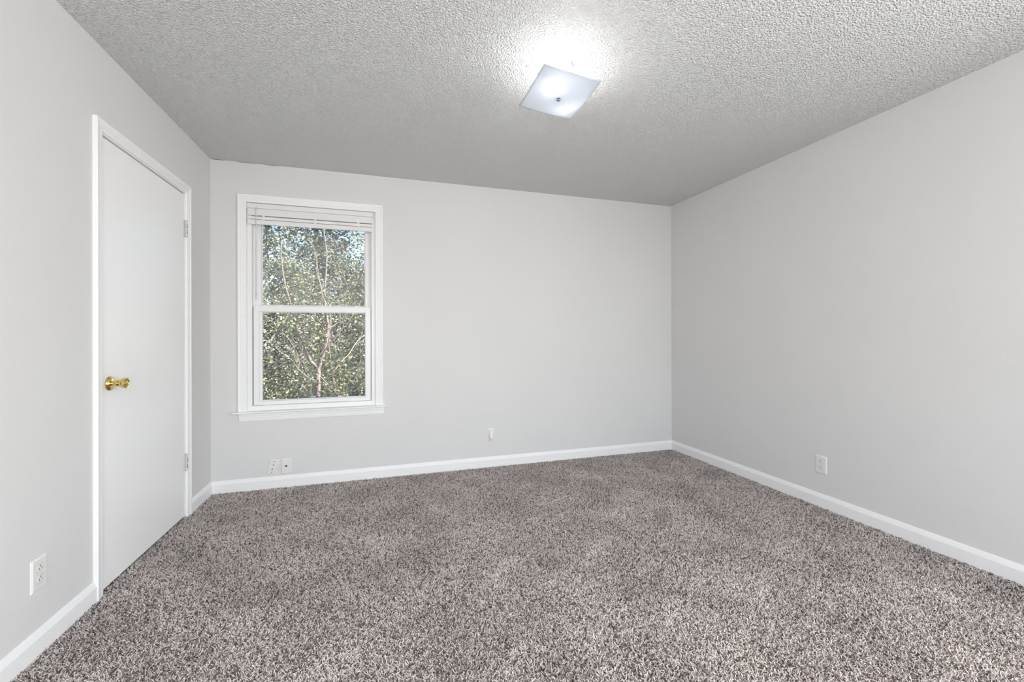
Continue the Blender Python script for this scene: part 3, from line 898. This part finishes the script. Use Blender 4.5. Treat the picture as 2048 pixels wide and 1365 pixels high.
for nm, lab, base, hgt, nl, lm, sd in shr:
    rg_ = random.Random(sd)
    stems = [((rg_.uniform(-0.12, 0.12), rg_.uniform(-0.1, 0.1), 0), (rg_.gauss(0, 0.42), rg_.gauss(0, 0.3), 1), hgt * rg_.uniform(0.55, 0.8), 0.012, 3) for _ in range(6)]
    woody(nm, lab, 'shrub', base, stems, lm, int(nl * 2.3), 0.037, sd, group='shrubs outside the window', clus=0.07, shade_rng=(0.1, 1))

# taller thin trees filling the upper pane
tall = [
    ('slender_tree', 'slender tree with pale bare twigs at the left of the window view', (-0.30, 3.4, GZ), 2.6, 1500, M_LEAF, 31),
    ('slender_tree', 'slender leafy tree crowning above the forked sapling', (0.25, 4.4, GZ), 2.8, 2600, M_LEAF, 32),
    ('slender_tree', 'slender tree with reddish twigs at the right of the window view', (0.95, 3.3, GZ), 2.5, 1200, M_LEAF, 33),
    ('slender_tree', 'slender tree farther back between two shrubs', (-0.9, 5.4, GZ), 3.3, 3000, M_LEAF, 34),
    ('slender_tree', 'slender tree standing outside beyond the left window casing', (-2.1, 4.4, GZ), 3.0, 1600, M_LEAF, 35),
    ('slender_tree', 'slender tree standing outside beyond the right window casing', (2.5, 4.6, GZ), 3.0, 1600, M_LEAF, 36),
]
for nm, lab, base, hgt, nl, lm, sd in tall:
    rg_ = random.Random(sd)
    stems = [((rg_.uniform(-0.1, 0.1), rg_.uniform(-0.1, 0.1), 0), (rg_.gauss(0, 0.15), rg_.gauss(0, 0.15), 1), hgt * rg_.uniform(0.5, 0.62), 0.0135, 4) for _ in range(3)]
    woody(nm, lab, 'tree', base, stems, lm, int(nl * 2.3), 0.035, sd, group='slender trees outside the window', clus=0.06, shade_rng=(0.15, 1))

# dark evergreens closing the background
def evergreen(label, base, hgt, rad, n, seed):
    rs = np.random.RandomState(seed)
    root = empty('evergreen_tree', None, base)
    tag(root, label, 'tree', 'dark evergreens in the background')
    MB().tube([(0, 0, 0), (0.05, 0, hgt * 0.5), (0, 0, hgt * 0.92)], [0.13, 0.09, 0.02], 8, cap=False).build('trunk', M_DARKBARK, root, smooth=True)
    nb = 150
    c = []
    for i in range(nb):
        t = rs.rand() ** 1.15
        rr = rad * (1 - 0.72 * t) * (0.35 + 0.65 * rs.rand()); a = rs.rand() * 2 * PI
        c.append((rr * math.cos(a), rr * math.sin(a), 0.1 + t * hgt * 0.95))
    c = np.array(c)
    idx = rs.randint(0, nb, n)
    pos = c[idx] + rs.randn(n, 3) * np.array([0.26, 0.26, 0.16])
    leaves_object('foliage', pos, 0.095, rs, M_NEEDLE, root, shade=rs.rand(n), aspect=0.8)
for lab, base, hgt, rad, n, sd in [
    ('tall dark evergreen tree behind the saplings at the left of the view', (-1.7, 8.0, GZ), 8.0, 2.3, 17000, 41),
    ('dark evergreen tree directly behind the forked sapling', (-0.55, 9.2, GZ), 6.8, 1.8, 15000, 42),
    ('low dark evergreen tree below the patch of blue sky at the right', (0.9, 8.4, GZ), 3.6, 1.6, 11000, 43),
    ('dark evergreen tree beyond the right window casing', (2.7, 8.8, GZ), 6.5, 1.6, 9000, 44),
    ('dark evergreen tree far back at the left, half hidden by the tall one', (-3.3, 11.5, GZ), 6.5, 2.4, 12000, 46),
    ('dark evergreen tree farthest back, behind the low one', (0.9, 12.5, GZ), 4.2, 2.4, 12000, 47),
    ('dark evergreen tree far beyond the left window casing', (-3.9, 8.4, GZ), 6.5, 1.8, 6000, 45),
]:
    evergreen(lab, base, hgt, rad, n, sd)
